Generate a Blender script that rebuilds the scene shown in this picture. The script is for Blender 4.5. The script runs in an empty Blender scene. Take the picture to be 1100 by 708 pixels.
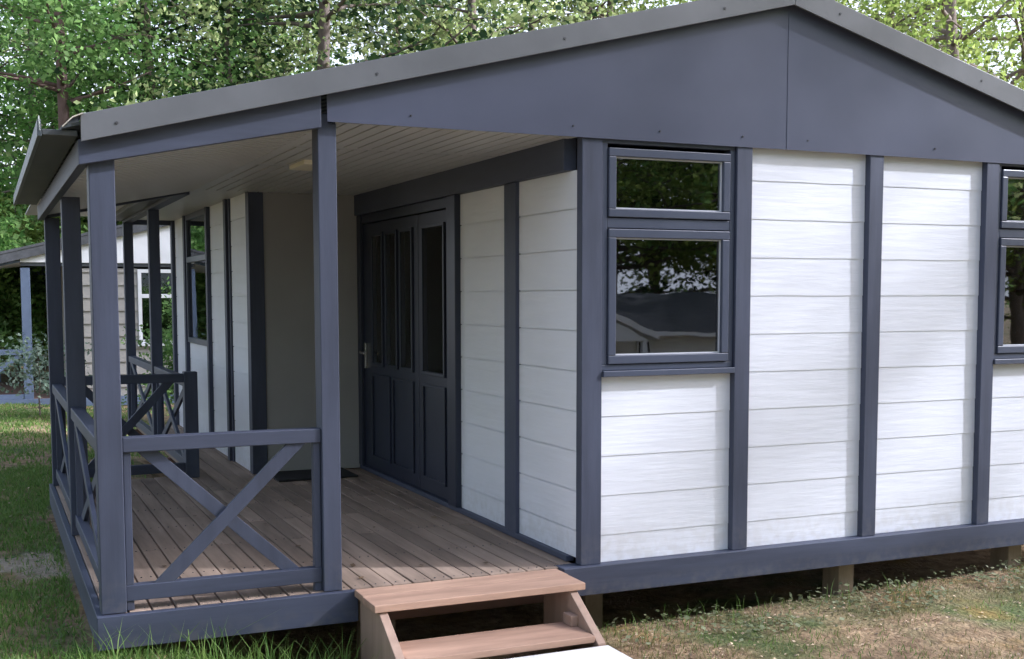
import bpy, bmesh, math, random
import numpy as np
from mathutils import Vector, Matrix, noise
R = math.radians
S = bpy.context.scene
C = S.collection

# ------------------------------------------------------------------ camera
cam_d = bpy.data.cameras.new("camera"); cam = bpy.data.objects.new("camera", cam_d); C.objects.link(cam)
cam_d.sensor_width = 36; cam_d.lens = 1275.4 / 1100 * 36; cam_d.shift_y = 67.7 / 1100
cam_d.clip_start = .05; cam_d.clip_end = 2000
cam.location = (-.4031, -5.0703, 1.3079)
cam.rotation_euler = (R(90) - .0814, .0013, -.4183)
S.camera = cam

# ------------------------------------------------------------------ light
SUN_EL, SUN_AZ = 33, -23            # azimuth: degrees from +X towards +Y (negative: in front of the gable)
sd = Vector((math.cos(R(SUN_EL)) * math.cos(R(SUN_AZ)), math.cos(R(SUN_EL)) * math.sin(R(SUN_AZ)), math.sin(R(SUN_EL))))
W = bpy.data.worlds.new("World"); S.world = W; W.use_nodes = True
nt = W.node_tree; bg = nt.nodes['Background']
sky = nt.nodes.new('ShaderNodeTexSky'); sky.sky_type = 'NISHITA'; sky.sun_disc = False
sky.sun_elevation = R(SUN_EL); sky.sun_rotation = math.atan2(sd.x, sd.y); sky.dust_density = 7; sky.air_density = 1.0; sky.ozone_density = 1.0
# thin bright cloud veil towards the horizon
def wn(t, **k):
    x = nt.nodes.new(t)
    for a_, b_ in k.items(): setattr(x, a_, b_)
    return x
wt = wn('ShaderNodeTexCoord'); ws = wn('ShaderNodeSeparateXYZ'); nt.links.new(wt.outputs['Generated'], ws.inputs[0])
wr = wn('ShaderNodeMapRange'); wr.inputs['From Min'].default_value = .15; wr.inputs['From Max'].default_value = .75; wr.inputs['To Min'].default_value = .85; wr.inputs['To Max'].default_value = .1; nt.links.new(ws.outputs['Z'], wr.inputs[0])
wz = wn('ShaderNodeTexNoise'); wz.inputs['Scale'].default_value = 2.5; wz.inputs['Detail'].default_value = 6; nt.links.new(wt.outputs['Generated'], wz.inputs['Vector'])
wc = wn('ShaderNodeMapRange'); wc.inputs['From Min'].default_value = .35; wc.inputs['From Max'].default_value = .6; wc.inputs['To Min'].default_value = .6; nt.links.new(wz.outputs[0], wc.inputs[0])
wm = wn('ShaderNodeMath', operation='MULTIPLY'); nt.links.new(wr.outputs[0], wm.inputs[0]); nt.links.new(wc.outputs[0], wm.inputs[1])
wx = wn('ShaderNodeMix', data_type='RGBA'); nt.links.new(wm.outputs[0], wx.inputs[0]); nt.links.new(sky.outputs[0], wx.inputs[6]); wx.inputs[7].default_value = (7.5, 7.4, 7.3, 1)
nt.links.new(wx.outputs[2], bg.inputs[0]); bg.inputs[1].default_value = .15
sl = bpy.data.lights.new("sun", 'SUN'); sl.energy = 3.9; sl.angle = R(1.5); sl.color = (1, .94, .88)
so = bpy.data.objects.new("sun", sl); C.objects.link(so); so.rotation_euler = sd.to_track_quat('Z', 'Y').to_euler()
S.view_settings.view_transform = 'Standard'; S.view_settings.look = 'None'; S.view_settings.gamma = 1
S.view_settings.exposure = 1.08
S.view_settings.use_white_balance = True; S.view_settings.white_balance_temperature = 5500; S.view_settings.white_balance_tint = 13
S.render.engine = 'CYCLES'; S.cycles.max_bounces = 8; S.cycles.transparent_max_bounces = 8

# ------------------------------------------------------------------ materials
def mat(name, col, rough=.6, var=0., vscale=3., stretch=(1, 1, 1), bump=0., bscale=40., bstretch=None, spec=.5, metal=0., col2=None, coat=0, dist=.002, detail=6, bdetail=5, island=0.):
    m = bpy.data.materials.new(name); m.use_nodes = True; n = m.node_tree; p = n.nodes['Principled BSDF']; L = n.links.new
    p.inputs['Roughness'].default_value = rough; p.inputs['Metallic'].default_value = metal
    p.inputs['Specular IOR Level'].default_value = spec
    tc = n.nodes.new('ShaderNodeTexCoord'); mp = n.nodes.new('ShaderNodeMapping'); mp.inputs['Scale'].default_value = stretch; L(tc.outputs['Object'], mp.inputs[0])
    no = n.nodes.new('ShaderNodeTexNoise'); no.inputs['Scale'].default_value = vscale; no.inputs['Detail'].default_value = detail; no.inputs['Roughness'].default_value = .65
    L(mp.outputs[0], no.inputs['Vector'])
    c2 = col2 or tuple(c * (1 - var) for c in col); c1 = col if col2 else tuple(min(1, c * (1 + var)) for c in col)
    r = n.nodes.new('ShaderNodeValToRGB'); r.color_ramp.elements[0].position = .32; r.color_ramp.elements[1].position = .68
    r.color_ramp.elements[0].color = (*c2, 1); r.color_ramp.elements[1].color = (*c1, 1); L(no.outputs[0], r.inputs[0])
    out = r.outputs[0]
    if island:
        ge = n.nodes.new('ShaderNodeNewGeometry'); hs = n.nodes.new('ShaderNodeHueSaturation'); mr = n.nodes.new('ShaderNodeMapRange')
        mr.inputs['To Min'].default_value = 1 - island; mr.inputs['To Max'].default_value = 1 + island
        L(ge.outputs['Random Per Island'], mr.inputs[0]); L(mr.outputs[0], hs.inputs['Value']); L(out, hs.inputs['Color']); out = hs.outputs[0]
    L(out, p.inputs['Base Color'])
    # gloss varies a little
    mr2 = n.nodes.new('ShaderNodeMapRange'); mr2.inputs['To Min'].default_value = max(0, rough - .08); mr2.inputs['To Max'].default_value = min(1, rough + .08); L(no.outputs[0], mr2.inputs[0]); L(mr2.outputs[0], p.inputs['Roughness'])
    if bump:
        mb = n.nodes.new('ShaderNodeMapping'); mb.inputs['Scale'].default_value = bstretch or stretch; L(tc.outputs['Object'], mb.inputs[0])
        nb = n.nodes.new('ShaderNodeTexNoise'); nb.inputs['Scale'].default_value = bscale; nb.inputs['Detail'].default_value = bdetail; L(mb.outputs[0], nb.inputs['Vector'])
        b = n.nodes.new('ShaderNodeBump'); b.inputs['Strength'].default_value = bump; b.inputs['Distance'].default_value = dist; L(nb.outputs[0], b.inputs['Height']); L(b.outputs[0], p.inputs['Normal'])
    return m
SLATE = (.052, .060, .094)
M = {}
M['slate_v'] = mat('slate_paint_v', SLATE, .55, .22, 9, (1, 1, .12), .6, 30, (1, 1, .08), spec=.4)
M['slate_x'] = mat('slate_paint_x', SLATE, .55, .24, 8, (.1, 1, 1), .6, 30, (.06, 1, 1), spec=.4)
M['slate_y'] = mat('slate_paint_y', SLATE, .55, .22, 8, (1, .12, 1), .6, 30, (1, .08, 1), spec=.4)
M['slate_metal'] = mat('slate_metal', (.064, .071, .112), .36, .08, 1.2, (1, 1, 1), .35, .8, (1, 1, .7), spec=.55, dist=.08, bdetail=.5)
M['grey_flash'] = mat('grey_flashing', (.12, .124, .135), .38, .12, 2.0, (1, 1, 1), .4, 3, (1, 1, 1), spec=.6, dist=.006)
M['dark_flash'] = mat('dark_flashing', (.05, .06, .07), .4, .15, 2)
M['siding'] = mat('white_fibre_board', (.70, .71, .76), .62, .05, 1.6, (.5, 1, 1.5), .5, 7, (.45, .45, 4.5), spec=.35, dist=.006)
M['siding_y'] = mat('white_fibre_board_y', (.70, .71, .76), .62, .05, 1.6, (1, .5, 1.5), .5, 9, (.35, .35, 3.2), spec=.35, dist=.005)
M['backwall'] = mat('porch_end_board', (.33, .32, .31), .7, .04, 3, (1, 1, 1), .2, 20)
M['pvc'] = mat('upvc_frame', (.062, .072, .108), .35, .05, 3, (1, 1, 1), spec=.5)
M['ceil'] = mat('white_cladding', (.50, .495, .48), .4, .05, 3, (1, 1, 1), spec=.5)
M['door'] = mat('door_paint', (.019, .024, .044), .4, .08, 4, (1, 1, .3), .2, 30, (1, 1, .1))
M['black'] = mat('black_rubber', (.012, .012, .013), .8, .3, 20)
M['edge_glint'] = mat('pale_edge_glint', (.55, .56, .60), .4, .05, 5)  # pale colour standing in for light on the inner glass edges
M['steel'] = mat('steel', (.6, .6, .6), .25, .05, 4, metal=1)
M['screw'] = mat('screw_head', (.05, .05, .055), .5, .1, 30)
M['wood_y'] = mat('deck_wood', (.37, .275, .21), .75, .22, 9, (1, .1, 1), .7, 60, (1, .05, 1), island=.24, col2=(.19, .14, .105))
M['wood_x'] = mat('step_wood', (.56, .36, .255), .7, .2, 7, (.14, 1, 1), .8, 40, (.06, 1, 1), island=.12, col2=(.27, .165, .115))
M['wood_v'] = mat('stringer_wood', (.42, .29, .22), .7, .2, 9, (1, 1, .15), .5, 60, (1, 1, .08), col2=(.28, .19, .14))
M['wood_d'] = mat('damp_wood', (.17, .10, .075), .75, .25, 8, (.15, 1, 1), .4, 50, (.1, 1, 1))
M['block'] = mat('pier_wood', (.30, .23, .16), .85, .25, 12, (1, 1, .3), .4, 50)
M['soffit'] = mat('soffit', (.05, .055, .06), .5, .15, 3)
M['concrete'] = mat('concrete', (.70, .68, .66), .85, .05, 6, (1, 1, 1), .4, 60, (1, 1, 1), dist=.003)
M['bark'] = mat('bark', (.16, .125, .105), .9, .35, 5, (1, 1, .3), 1, 12, (1, 1, .2), dist=.03)
M['bark_r'] = mat('bark_reddish', (.15, .095, .085), .9, .3, 5, (1, 1, .5), 1, 9, (1, 1, .5), dist=.03)
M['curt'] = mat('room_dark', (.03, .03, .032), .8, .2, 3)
def glass_mat():
    m = bpy.data.materials.new('window_glass'); m.use_nodes = True; n = m.node_tree; L = n.links.new
    p = n.nodes['Principled BSDF']; n.nodes.remove(p); out = n.nodes['Material Output']
    gl = n.nodes.new('ShaderNodeBsdfGlossy'); gl.inputs['Roughness'].default_value = .015; gl.inputs['Color'].default_value = (.95, .97, 1, 1)
    tr = n.nodes.new('ShaderNodeBsdfTransparent'); tr.inputs['Color'].default_value = (.45, .5, .5, 1)
    fr = n.nodes.new('ShaderNodeFresnel'); fr.inputs['IOR'].default_value = 2.3
    mx = n.nodes.new('ShaderNodeMixShader'); L(fr.outputs[0], mx.inputs[0]); L(tr.outputs[0], mx.inputs[1]); L(gl.outputs[0], mx.inputs[2]); L(mx.outputs[0], out.inputs[0])
    tc = n.nodes.new('ShaderNodeTexCoord'); no = n.nodes.new('ShaderNodeTexNoise'); no.inputs['Scale'].default_value = 3; L(tc.outputs['Object'], no.inputs['Vector'])
    b = n.nodes.new('ShaderNodeBump'); b.inputs['Strength'].default_value = .12; b.inputs['Distance'].default_value = .004; L(no.outputs[0], b.inputs['Height']); L(b.outputs[0], gl.inputs['Normal'])
    return m
M['glass'] = glass_mat()
M['glass_d'] = glass_mat(); M['glass_d'].name = 'door_glass'
for n_ in M['glass_d'].node_tree.nodes:
    if n_.type == 'FRESNEL': n_.inputs[0].default_value = 1.35
    if n_.type == 'BSDF_TRANSPARENT': n_.inputs[0].default_value = (.85, .87, .9, 1)
def leaf_mat(name, c1, c2, trans=.45, rough=.5):
    m = bpy.data.materials.new(name); m.use_nodes = True; n = m.node_tree; L = n.links.new
    p = n.nodes['Principled BSDF']; out = n.nodes['Material Output']; p.inputs['Roughness'].default_value = rough; p.inputs['Specular IOR Level'].default_value = .3
    ge = n.nodes.new('ShaderNodeNewGeometry'); mx = n.nodes.new('ShaderNodeMix'); mx.data_type = 'RGBA'
    mx.inputs[6].default_value = (*c1, 1); mx.inputs[7].default_value = (*c2, 1); L(ge.outputs['Random Per Island'], mx.inputs[0])
    oi = n.nodes.new('ShaderNodeObjectInfo'); mr = n.nodes.new('ShaderNodeMapRange'); mr.inputs['To Min'].default_value = .8; mr.inputs['To Max'].default_value = 1.2; L(oi.outputs['Random'], mr.inputs[0])
    hs = n.nodes.new('ShaderNodeHueSaturation'); L(mx.outputs[2], hs.inputs['Color']); L(mr.outputs[0], hs.inputs['Value'])
    L(hs.outputs[0], p.inputs['Base Color'])
    if name.startswith('leaf_') and name != 'leaf_cover':
        tc = n.nodes.new('ShaderNodeTexCoord'); nn_ = n.nodes.new('ShaderNodeTexNoise'); nn_.inputs['Scale'].default_value = 1.1; nn_.inputs['Detail'].default_value = 2; L(tc.outputs['Object'], nn_.inputs['Vector'])
        mr3 = n.nodes.new('ShaderNodeMapRange'); mr3.inputs['From Min'].default_value = .35; mr3.inputs['From Max'].default_value = .65; mr3.inputs['To Min'].default_value = .7; mr3.inputs['To Max'].default_value = 1.8; L(nn_.outputs[0], mr3.inputs[0])
        mm_ = n.nodes.new('ShaderNodeMath'); mm_.operation = 'MULTIPLY'; L(mr.outputs[0], mm_.inputs[0]); L(mr3.outputs[0], mm_.inputs[1]); L(mm_.outputs[0], hs.inputs['Value'])
    t = n.nodes.new('ShaderNodeBsdfTranslucent'); L(hs.outputs[0], t.inputs[0]); ms = n.nodes.new('ShaderNodeMixShader'); ms.inputs[0].default_value = trans
    L(p.outputs[0], ms.inputs[1]); L(t.outputs[0], ms.inputs[2]); L(ms.outputs[0], out.inputs[0])
    return m
M['leaf_a'] = leaf_mat('leaf_green', (.09, .18, .05), (.25, .39, .12), .62)
M['leaf_b'] = leaf_mat('leaf_fresh', (.14, .21, .04), (.32, .38, .11), .6)
M['leaf_c'] = leaf_mat('leaf_olive', (.14, .19, .07), (.32, .36, .16), .62)
M['leaf_d'] = leaf_mat('leaf_dark', (.020, .045, .016), (.05, .095, .03))
M['leaf_pale'] = leaf_mat('leaf_pale', (.09, .14, .10), (.19, .25, .19), .3)
M['leaf_cover'] = leaf_mat('leaf_cover', (.14, .17, .07), (.30, .32, .19), .3)
M['blade'] = leaf_mat('grass_blade', (.08, .17, .03), (.22, .32, .08), .4)
M['blade_dry'] = leaf_mat('grass_blade_dry', (.24, .23, .09), (.42, .37, .19), .3)
M['litter'] = mat('litter', (.40, .30, .20), .85, .3, 20, island=.7)

def grime(m, z0, z1, col, amt):
    n = m.node_tree; L = n.links.new; p = n.nodes['Principled BSDF']; src = p.inputs['Base Color'].links[0].from_socket
    tc = n.nodes.new('ShaderNodeTexCoord'); sx = n.nodes.new('ShaderNodeSeparateXYZ'); L(tc.outputs['Object'], sx.inputs[0])
    a = n.nodes.new('ShaderNodeMapRange'); a.inputs['From Min'].default_value = z1; a.inputs['From Max'].default_value = z0; L(sx.outputs['Z'], a.inputs[0])
    q = n.nodes.new('ShaderNodeTexNoise'); q.inputs['Scale'].default_value = 22; q.inputs['Detail'].default_value = 8; L(tc.outputs['Object'], q.inputs['Vector'])
    r = n.nodes.new('ShaderNodeMapRange'); r.inputs['From Min'].default_value = .42; r.inputs['From Max'].default_value = .62; r.inputs['To Max'].default_value = amt; L(q.outputs[0], r.inputs[0])
    k = n.nodes.new('ShaderNodeMath'); k.operation = 'MULTIPLY'; L(a.outputs[0], k.inputs[0]); L(r.outputs[0], k.inputs[1])
    x = n.nodes.new('ShaderNodeMix'); x.data_type = 'RGBA'; L(k.outputs[0], x.inputs[0]); L(src, x.inputs[6]); x.inputs[7].default_value = (*col, 1); L(x.outputs[2], p.inputs['Base Color'])
grime(M['siding'], 0, .22, (.45, .41, .35), .28); grime(M['siding_y'], 0, .25, (.42, .39, .34), .3)
for k_ in ('slate_x', 'slate_y'): grime(M[k_], -.15, -.05, (.17, .16, .14), .25)
grime(M['slate_v'], 0, .2, (.16, .15, .14), .2)
# ------------------------------------------------------------------ mesh helpers
class MB:
    def __init__(s): s.v = []; s.f = []
    def add(s, vs, fs):
        b = len(s.v); s.v += [tuple(v) for v in vs]; s.f += [tuple(i + b for i in f) for f in fs]; return s
    def box(s, x0, x1, y0, y1, z0, z1):
        return s.add([(x0, y0, z0), (x1, y0, z0), (x1, y1, z0), (x0, y1, z0), (x0, y0, z1), (x1, y0, z1), (x1, y1, z1), (x0, y1, z1)],
                     [(0, 3, 2, 1), (4, 5, 6, 7), (0, 1, 5, 4), (1, 2, 6, 5), (2, 3, 7, 6), (3, 0, 4, 7)])
    def prism(s, pts, axis, a, b):
        """pts: outline in the two other axes (in x,y,z order) extruded from a to b along axis"""
        def P(p, t): q = list(p); q.insert(axis, t); return tuple(q)
        n = len(pts); vs = [P(p, a) for p in pts] + [P(p, b) for p in pts]
        fs = [tuple(range(n)), tuple(range(2 * n - 1, n - 1, -1))] + [(i, i + n, (i + 1) % n + n, (i + 1) % n) for i in range(n)]
        return s.add(vs, fs)
    def bar(s, p, q, w, d, side=(0, 1, 0)):
        p = Vector(p); q = Vector(q); t = (q - p).normalized(); n = Vector(side).normalized(); m = t.cross(n).normalized() * w / 2; n = n * d / 2
        return s.add([p + m + n, p - m + n, p - m - n, p + m - n, q + m + n, q - m + n, q - m - n, q + m - n],
                     [(0, 1, 2, 3), (7, 6, 5, 4), (0, 4, 5, 1), (1, 5, 6, 2), (2, 6, 7, 3), (3, 7, 4, 0)])
    def tube(s, path, radii, n=8):
        rings = []; b = len(s.v)
        for i, p in enumerate(path):
            p = Vector(p); t = (Vector(path[min(i + 1, len(path) - 1)]) - Vector(path[max(i - 1, 0)])).normalized()
            u = t.cross(Vector((.31, .9, .1))).normalized(); w = t.cross(u)
            for k in range(n):
                a = 2 * math.pi * k / n; s.v.append(tuple(p + (u * math.cos(a) + w * math.sin(a)) * radii[i]))
        for i in range(len(path) - 1):
            for k in range(n):
                k2 = (k + 1) % n; s.f.append((b + i * n + k, b + i * n + k2, b + (i + 1) * n + k2, b + (i + 1) * n + k))
        s.f.append(tuple(b + k for k in range(n))[::-1]); s.f.append(tuple(b + (len(path) - 1) * n + k for k in range(n)))
        return s
    def build(s, name, m, parent=None, bevel=0., smooth=False):
        me = bpy.data.meshes.new(name); me.from_pydata(s.v, [], s.f); me.materials.append(m)
        bm = bmesh.new(); bm.from_mesh(me); bmesh.ops.recalc_face_normals(bm, faces=bm.faces); bm.to_mesh(me); bm.free()
        if smooth: me.polygons.foreach_set('use_smooth', [True] * len(me.polygons))
        o = bpy.data.objects.new(name, me); C.objects.link(o)
        if parent: o.parent = parent
        if bevel:
            b = o.modifiers.new('bevel', 'BEVEL'); b.width = bevel; b.segments = 2; b.limit_method = 'ANGLE'
        return o
def tag(o, label=None, cat=None, group=None, kind=None):
    if label: o['label'] = label
    if cat: o['category'] = cat
    if group: o['group'] = group
    if kind: o['kind'] = kind
    return o
def empty(name, loc, rz=0):
    o = bpy.data.objects.new(name, None); C.objects.link(o); o.location = loc; o.rotation_euler.z = rz; o.empty_display_size = .2; return o
def box(name, m, parent, *a, bevel=.003): return MB().box(*a).build(name, m, parent, bevel)
def fast_mesh(name, V, F, m):
    """V (n,3), F (m,k) numpy"""
    me = bpy.data.meshes.new(name); k = F.shape[1]
    me.vertices.add(len(V)); me.vertices.foreach_set('co', V.astype(np.float32).ravel())
    me.loops.add(F.size); me.loops.foreach_set('vertex_index', F.astype(np.int32).ravel())
    me.polygons.add(len(F)); me.polygons.foreach_set('loop_start', np.arange(0, F.size, k, dtype=np.int32))
    me.update(calc_edges=True); me.materials.append(m); return me

# ------------------------------------------------------------------ ground
def sm(a, b, x):
    t = min(1, max(0, (x - a) / (b - a))); return t * t * (3 - 2 * t)
def gz(x, y):
    left = 1 - sm(-.05, 1.0, x + .10 * max(0, -y))
    z = -.34 + .165 * left * (1 - .5 * sm(5, 14, y)) - .03 * sm(8, 15, y)
    z += .05 * sm(2.6, 5.2, x) * (1 - sm(1, 4, y))
    z -= .12 * sm(.45, 1.0, x) * (1 - sm(1.0, 1.4, x)) * 0
    inside = sm(.05 if y < 3.8 else .95, .5 if y < 3.8 else 1.2, x) * sm(.02, .4, y) * (1 - sm(6.9, 7.4, y)) * (1 - sm(6.4, 6.8, x))
    z -= .16 * inside
    z -= 1.15 * sm(-6.5, -11, y)
    z += (.016 * noise.noise((x * 2.1, y * 2.1, 0)) + .012 * noise.noise((x * 6, y * 6, 3))) * (1 - sm(20, 60, abs(x) + abs(y)))
    z += .25 * noise.noise((x * .08, y * .08, 5)) * sm(12, 40, abs(x) + abs(y))
    # flat under the paver
    if .9 < x < 2.35 and -2.6 < y < 0: z = min(z, -.345)
    return z
def ground_mat():
    m = bpy.data.materials.new('ground_soil'); m.use_nodes = True; n = m.node_tree; L = n.links.new; p = n.nodes['Principled BSDF']; p.inputs['Roughness'].default_value = .95; p.inputs['Specular IOR Level'].default_value = .2
    tc = n.nodes.new('ShaderNodeTexCoord')
    def nz(s, d=6, off=0):
        a = n.nodes.new('ShaderNodeTexNoise'); a.inputs['Scale'].default_value = s; a.inputs['Detail'].default_value = d; a.noise_dimensions = '4D'; a.inputs['W'].default_value = off; L(tc.outputs['Object'], a.inputs['Vector']); return a.outputs[0]
    def ramp(i, els):
        r = n.nodes.new('ShaderNodeValToRGB'); e = r.color_ramp.elements
        for k, (pos, c) in enumerate(els):
            q = e[k] if k < 2 else e.new(pos); q.position = pos; q.color = (*c, 1)
        L(i, r.inputs[0]); return r.outputs[0]
    soil = ramp(nz(14), [(.3, (.15, .095, .055)), (.7, (.44, .32, .19))])
    green = ramp(nz(30), [(.3, (.06, .085, .03)), (.7, (.16, .18, .07))])
    moss = ramp(nz(25, 6, 3), [(.3, (.20, .12, .04)), (.7, (.42, .27, .08))])
    def mix(f, a, b):
        x = n.nodes.new('ShaderNodeMix'); x.data_type = 'RGBA'; L(f, x.inputs[0]); L(a, x.inputs[6]); L(b, x.inputs[7]); return x.outputs[2]
    f1 = ramp(nz(1.6, 8, 1), [(.47, (0, 0, 0)), (.60, (1, 1, 1))]); f2 = ramp(nz(2.3, 8, 7), [(.57, (0, 0, 0)), (.74, (.8, .8, .8))])
    c = mix(f1, soil, green); c = mix(f2, c, moss)
    sx = n.nodes.new('ShaderNodeSeparateXYZ'); L(tc.outputs['Object'], sx.inputs[0])
    def mth(op, a_, b_):
        q = n.nodes.new('ShaderNodeMath'); q.operation = op
        for i_, v_ in ((0, a_), (1, b_)):
            if isinstance(v_, float): q.inputs[i_].default_value = v_
            else: L(v_, q.inputs[i_])
        return q.outputs[0]
    def mr_(v_, a_, b_):
        q = n.nodes.new('ShaderNodeMapRange'); q.interpolation_type = 'SMOOTHSTEP'; q.inputs['From Min'].default_value = a_; q.inputs['From Max'].default_value = b_; L(v_, q.inputs[0]); return q.outputs[0]
    wv = mth('ADD', mth('ADD', sx.outputs['Y'], mth('MULTIPLY', sx.outputs['X'], .3)), mth('MULTIPLY', nz(3.5, 8, 4), 1.1))
    band = mth('MULTIPLY', mr_(mth('ABSOLUTE', mth('SUBTRACT', wv, 2.42), 0.0), .46, .26), mr_(sx.outputs['X'], .1, -.1))
    earth = ramp(nz(40, 8, 6), [(.3, (.26, .20, .14)), (.7, (.50, .42, .32))])
    c = mix(band, c, earth)
    L(c, p.inputs['Base Color'])
    b = n.nodes.new('ShaderNodeBump'); b.inputs['Strength'].default_value = .9; b.inputs['Distance'].default_value = .03; L(nz(45, 8, 2), b.inputs['Height']); L(b.outputs[0], p.inputs['Normal'])
    return m
def axis(c0, c1):
    a = list(np.arange(c0, c1, .12)); st = .15; x = c1
    while x < 700: a.append(x); st *= 1.13; x += st
    st = .15; x = c0 - st
    while x > -700: a.insert(0, x); st *= 1.13; x -= st
    return a
xs = axis(-3, 8); ys = axis(-3, 9)
V = np.array([(x, y, gz(x, y)) for y in ys for x in xs]); nx = len(xs)
F = np.array([(j * nx + i, j * nx + i + 1, (j + 1) * nx + i + 1, (j + 1) * nx + i) for j in range(len(ys) - 1) for i in range(nx - 1)])
me = fast_mesh('ground', V, F, ground_mat()); me.polygons.foreach_set('use_smooth', [True] * len(F))
g = bpy.data.objects.new('ground', me); C.objects.link(g); tag(g, kind='structure')
MB().box(1.06, 2.035, -1.35, -.612, -.40, -.208).box(1.06, 2.035, -2.4, -1.358, -.40, -.21).build('path', M['concrete'], None, .004)
bpy.data.objects['path']['kind'] = 'structure'

# ------------------------------------------------------------------ the cabin
cabin = empty('cabin', (0, 0, -.34)); tag(cabin, 'large white lap-sided wooden cabin with slate blue trim and corner porch', 'cabin')
cabin.location = (0, 0, 0)
LAP = .195
def siding(u0, u1, z0, z1, axis, pos, out, m, parent, name='wall_panel', th=.02, seed=0, deep=1):
    """lap boards; axis 'x': wall runs along x at y=pos and faces -y (out=-1); axis 'y': runs along y at x=pos and faces -x"""
    b = MB(); z = z0 - .06; k = 0; rnd = random.Random(seed)
    N = 14
    while z < z1:
        za, zb = max(z, z0), min(z + LAP, z1)
        if zb - za > .004:
            for i in range(N):
                ua = u0 + (u1 - u0) * i / N; ub = u0 + (u1 - u0) * (i + 1) / N
                def wob(u): return .0018 * noise.noise((u * 9 + seed, z * 5, 1)) if za == z else 0
                def o(zz): return out * ((.004 if axis == 'x' else .006) - (.0035 if axis == 'x' else .001) * (zz - z) / LAP) * deep
                A = (ua, za + wob(ua)); B = (ub, za + wob(ub))
                def P(u, w, zz): return (u, pos + w, zz) if axis == 'x' else (pos + w, u, zz)
                tg = .003 if axis == 'x' else -.005
                vs = [P(A[0], o(za), A[1]), P(B[0], o(za), B[1]), P(ub, o(zb), zb + (tg if zb < z1 else 0)), P(ua, o(zb), zb + (tg if zb < z1 else 0)), P(A[0], 0, A[1] + .001), P(B[0], 0, B[1] + .001)]
                b.add(vs, [(0, 1, 2, 3), (0, 4, 5, 1)])
        z += LAP; k += 1
    # backing
    if axis == 'x': b.box(u0, u1, pos + .002, pos + th, z0, z1)
    else: b.box(pos + .002, pos + th, u0, u1, z0, z1)
    me_o = b.build(name, m, parent)
    return me_o
def pane(name, parent, axis, u0, u1, z0, z1, pos, g='glass'):
    if axis == 'x': return MB().box(u0, u1, pos, pos + .006, z0, z1).build(name, M['glass'], parent)
    return MB().box(pos, pos + .006, u0, u1, z0, z1).build(name, M[g], parent)
def ring(b, axis, u0, u1, z0, z1, w, p0, p1):
    for (a, c, d, e) in ((u0, u1, z0, z0 + w), (u0, u1, z1 - w, z1), (u0, u0 + w, z0 + w, z1 - w), (u1 - w, u1, z0 + w, z1 - w)):
        if axis == 'x': b.box(a, c, p0, p1, d, e)
        else: b.box(p0, p1, a, c, d, e)
    return b
TOP = 2.045
# posts of the wall on the gable side
box('corner_post', M['slate_v'], cabin, 2.205, 2.315, -.022, .034, .001, TOP + .02)
for x1 in (3.167, 4.007, 4.83, 5.655, 6.48):
    box('stud', M['slate_v'], cabin, x1 - .092, x1, -.028, .02, .001, TOP + .01)
box('stud', M['slate_v'], cabin, 6.60, 6.70, -.028, .10, .001, TOP)
siding(3.167, 3.915, .001, TOP + .01, 'x', .012, -1, M['siding'], cabin, seed=1)
siding(4.007, 4.738, .001, TOP + .01, 'x', .012, -1, M['siding'], cabin, seed=2)
siding(5.655, 6.388, .001, TOP + .01, 'x', .012, -1, M['siding'], cabin, seed=3)
def gable_window(xa, xb, seed):
    siding(xa, xb, .001, .918, 'x', .012, -1, M['siding'], cabin, seed=seed)
    w = MB(); ring(w, 'x', xa + .002, xb - .002, .945, TOP + .015, .028, -.012, .05)
    w.box(xa + .03, xb - .03, -.012, .05, 1.632, 1.68)
    w.box(xa + .002, xb - .002, -.036, .02, .915, .944)
    win = w.build('window', M['pvc'], cabin, .003)
    for (za, zb) in ((1.724, 1.972), (1.018, 1.586)): ring(MB(), 'x', xa + .0745, xb - .0745, za + .0005, zb - .0005, .006, -.004, .005).build('glass_edge_glint', M['edge_glint'], win)  # thin pale rings: the bright glass edges are painted, not lit
    s1 = MB(); ring(s1, 'x', xa + .034, xb - .034, 1.684, 2.012, .040, -.022, .03); a = s1.build('sash', M['pvc'], win, .004)
    s2 = MB(); ring(s2, 'x', xa + .034, xb - .034, .976, 1.628, .042, -.022, .03); s2.build('sash', M['pvc'], win, .004)
    pane('pane', win, 'x', xa + .074, xb - .074, 1.724, 1.972, .006); pane('pane', win, 'x', xa + .076, xb - .076, 1.018, 1.586, .006)
gable_window(2.316, 3.074, 11); gable_window(4.831, 5.562, 12)
# sill beam and porch rim
MB().box(2.10, 6.75, -.05, .05, -.142, 0).build('sill_beam', M['slate_x'], cabin, .004)
r = MB().prism([(-.02, -.143), (1.085, -.143), (1.085, -.004), (-.02, -.004)], 1, -.03, .01); r.build('rim_board', M['slate_x'], cabin, .003)
MB().box(-.02, .012, .012, 3.80, -.150, -.004).build('rim_board', M['slate_y'], cabin, .003)
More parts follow.
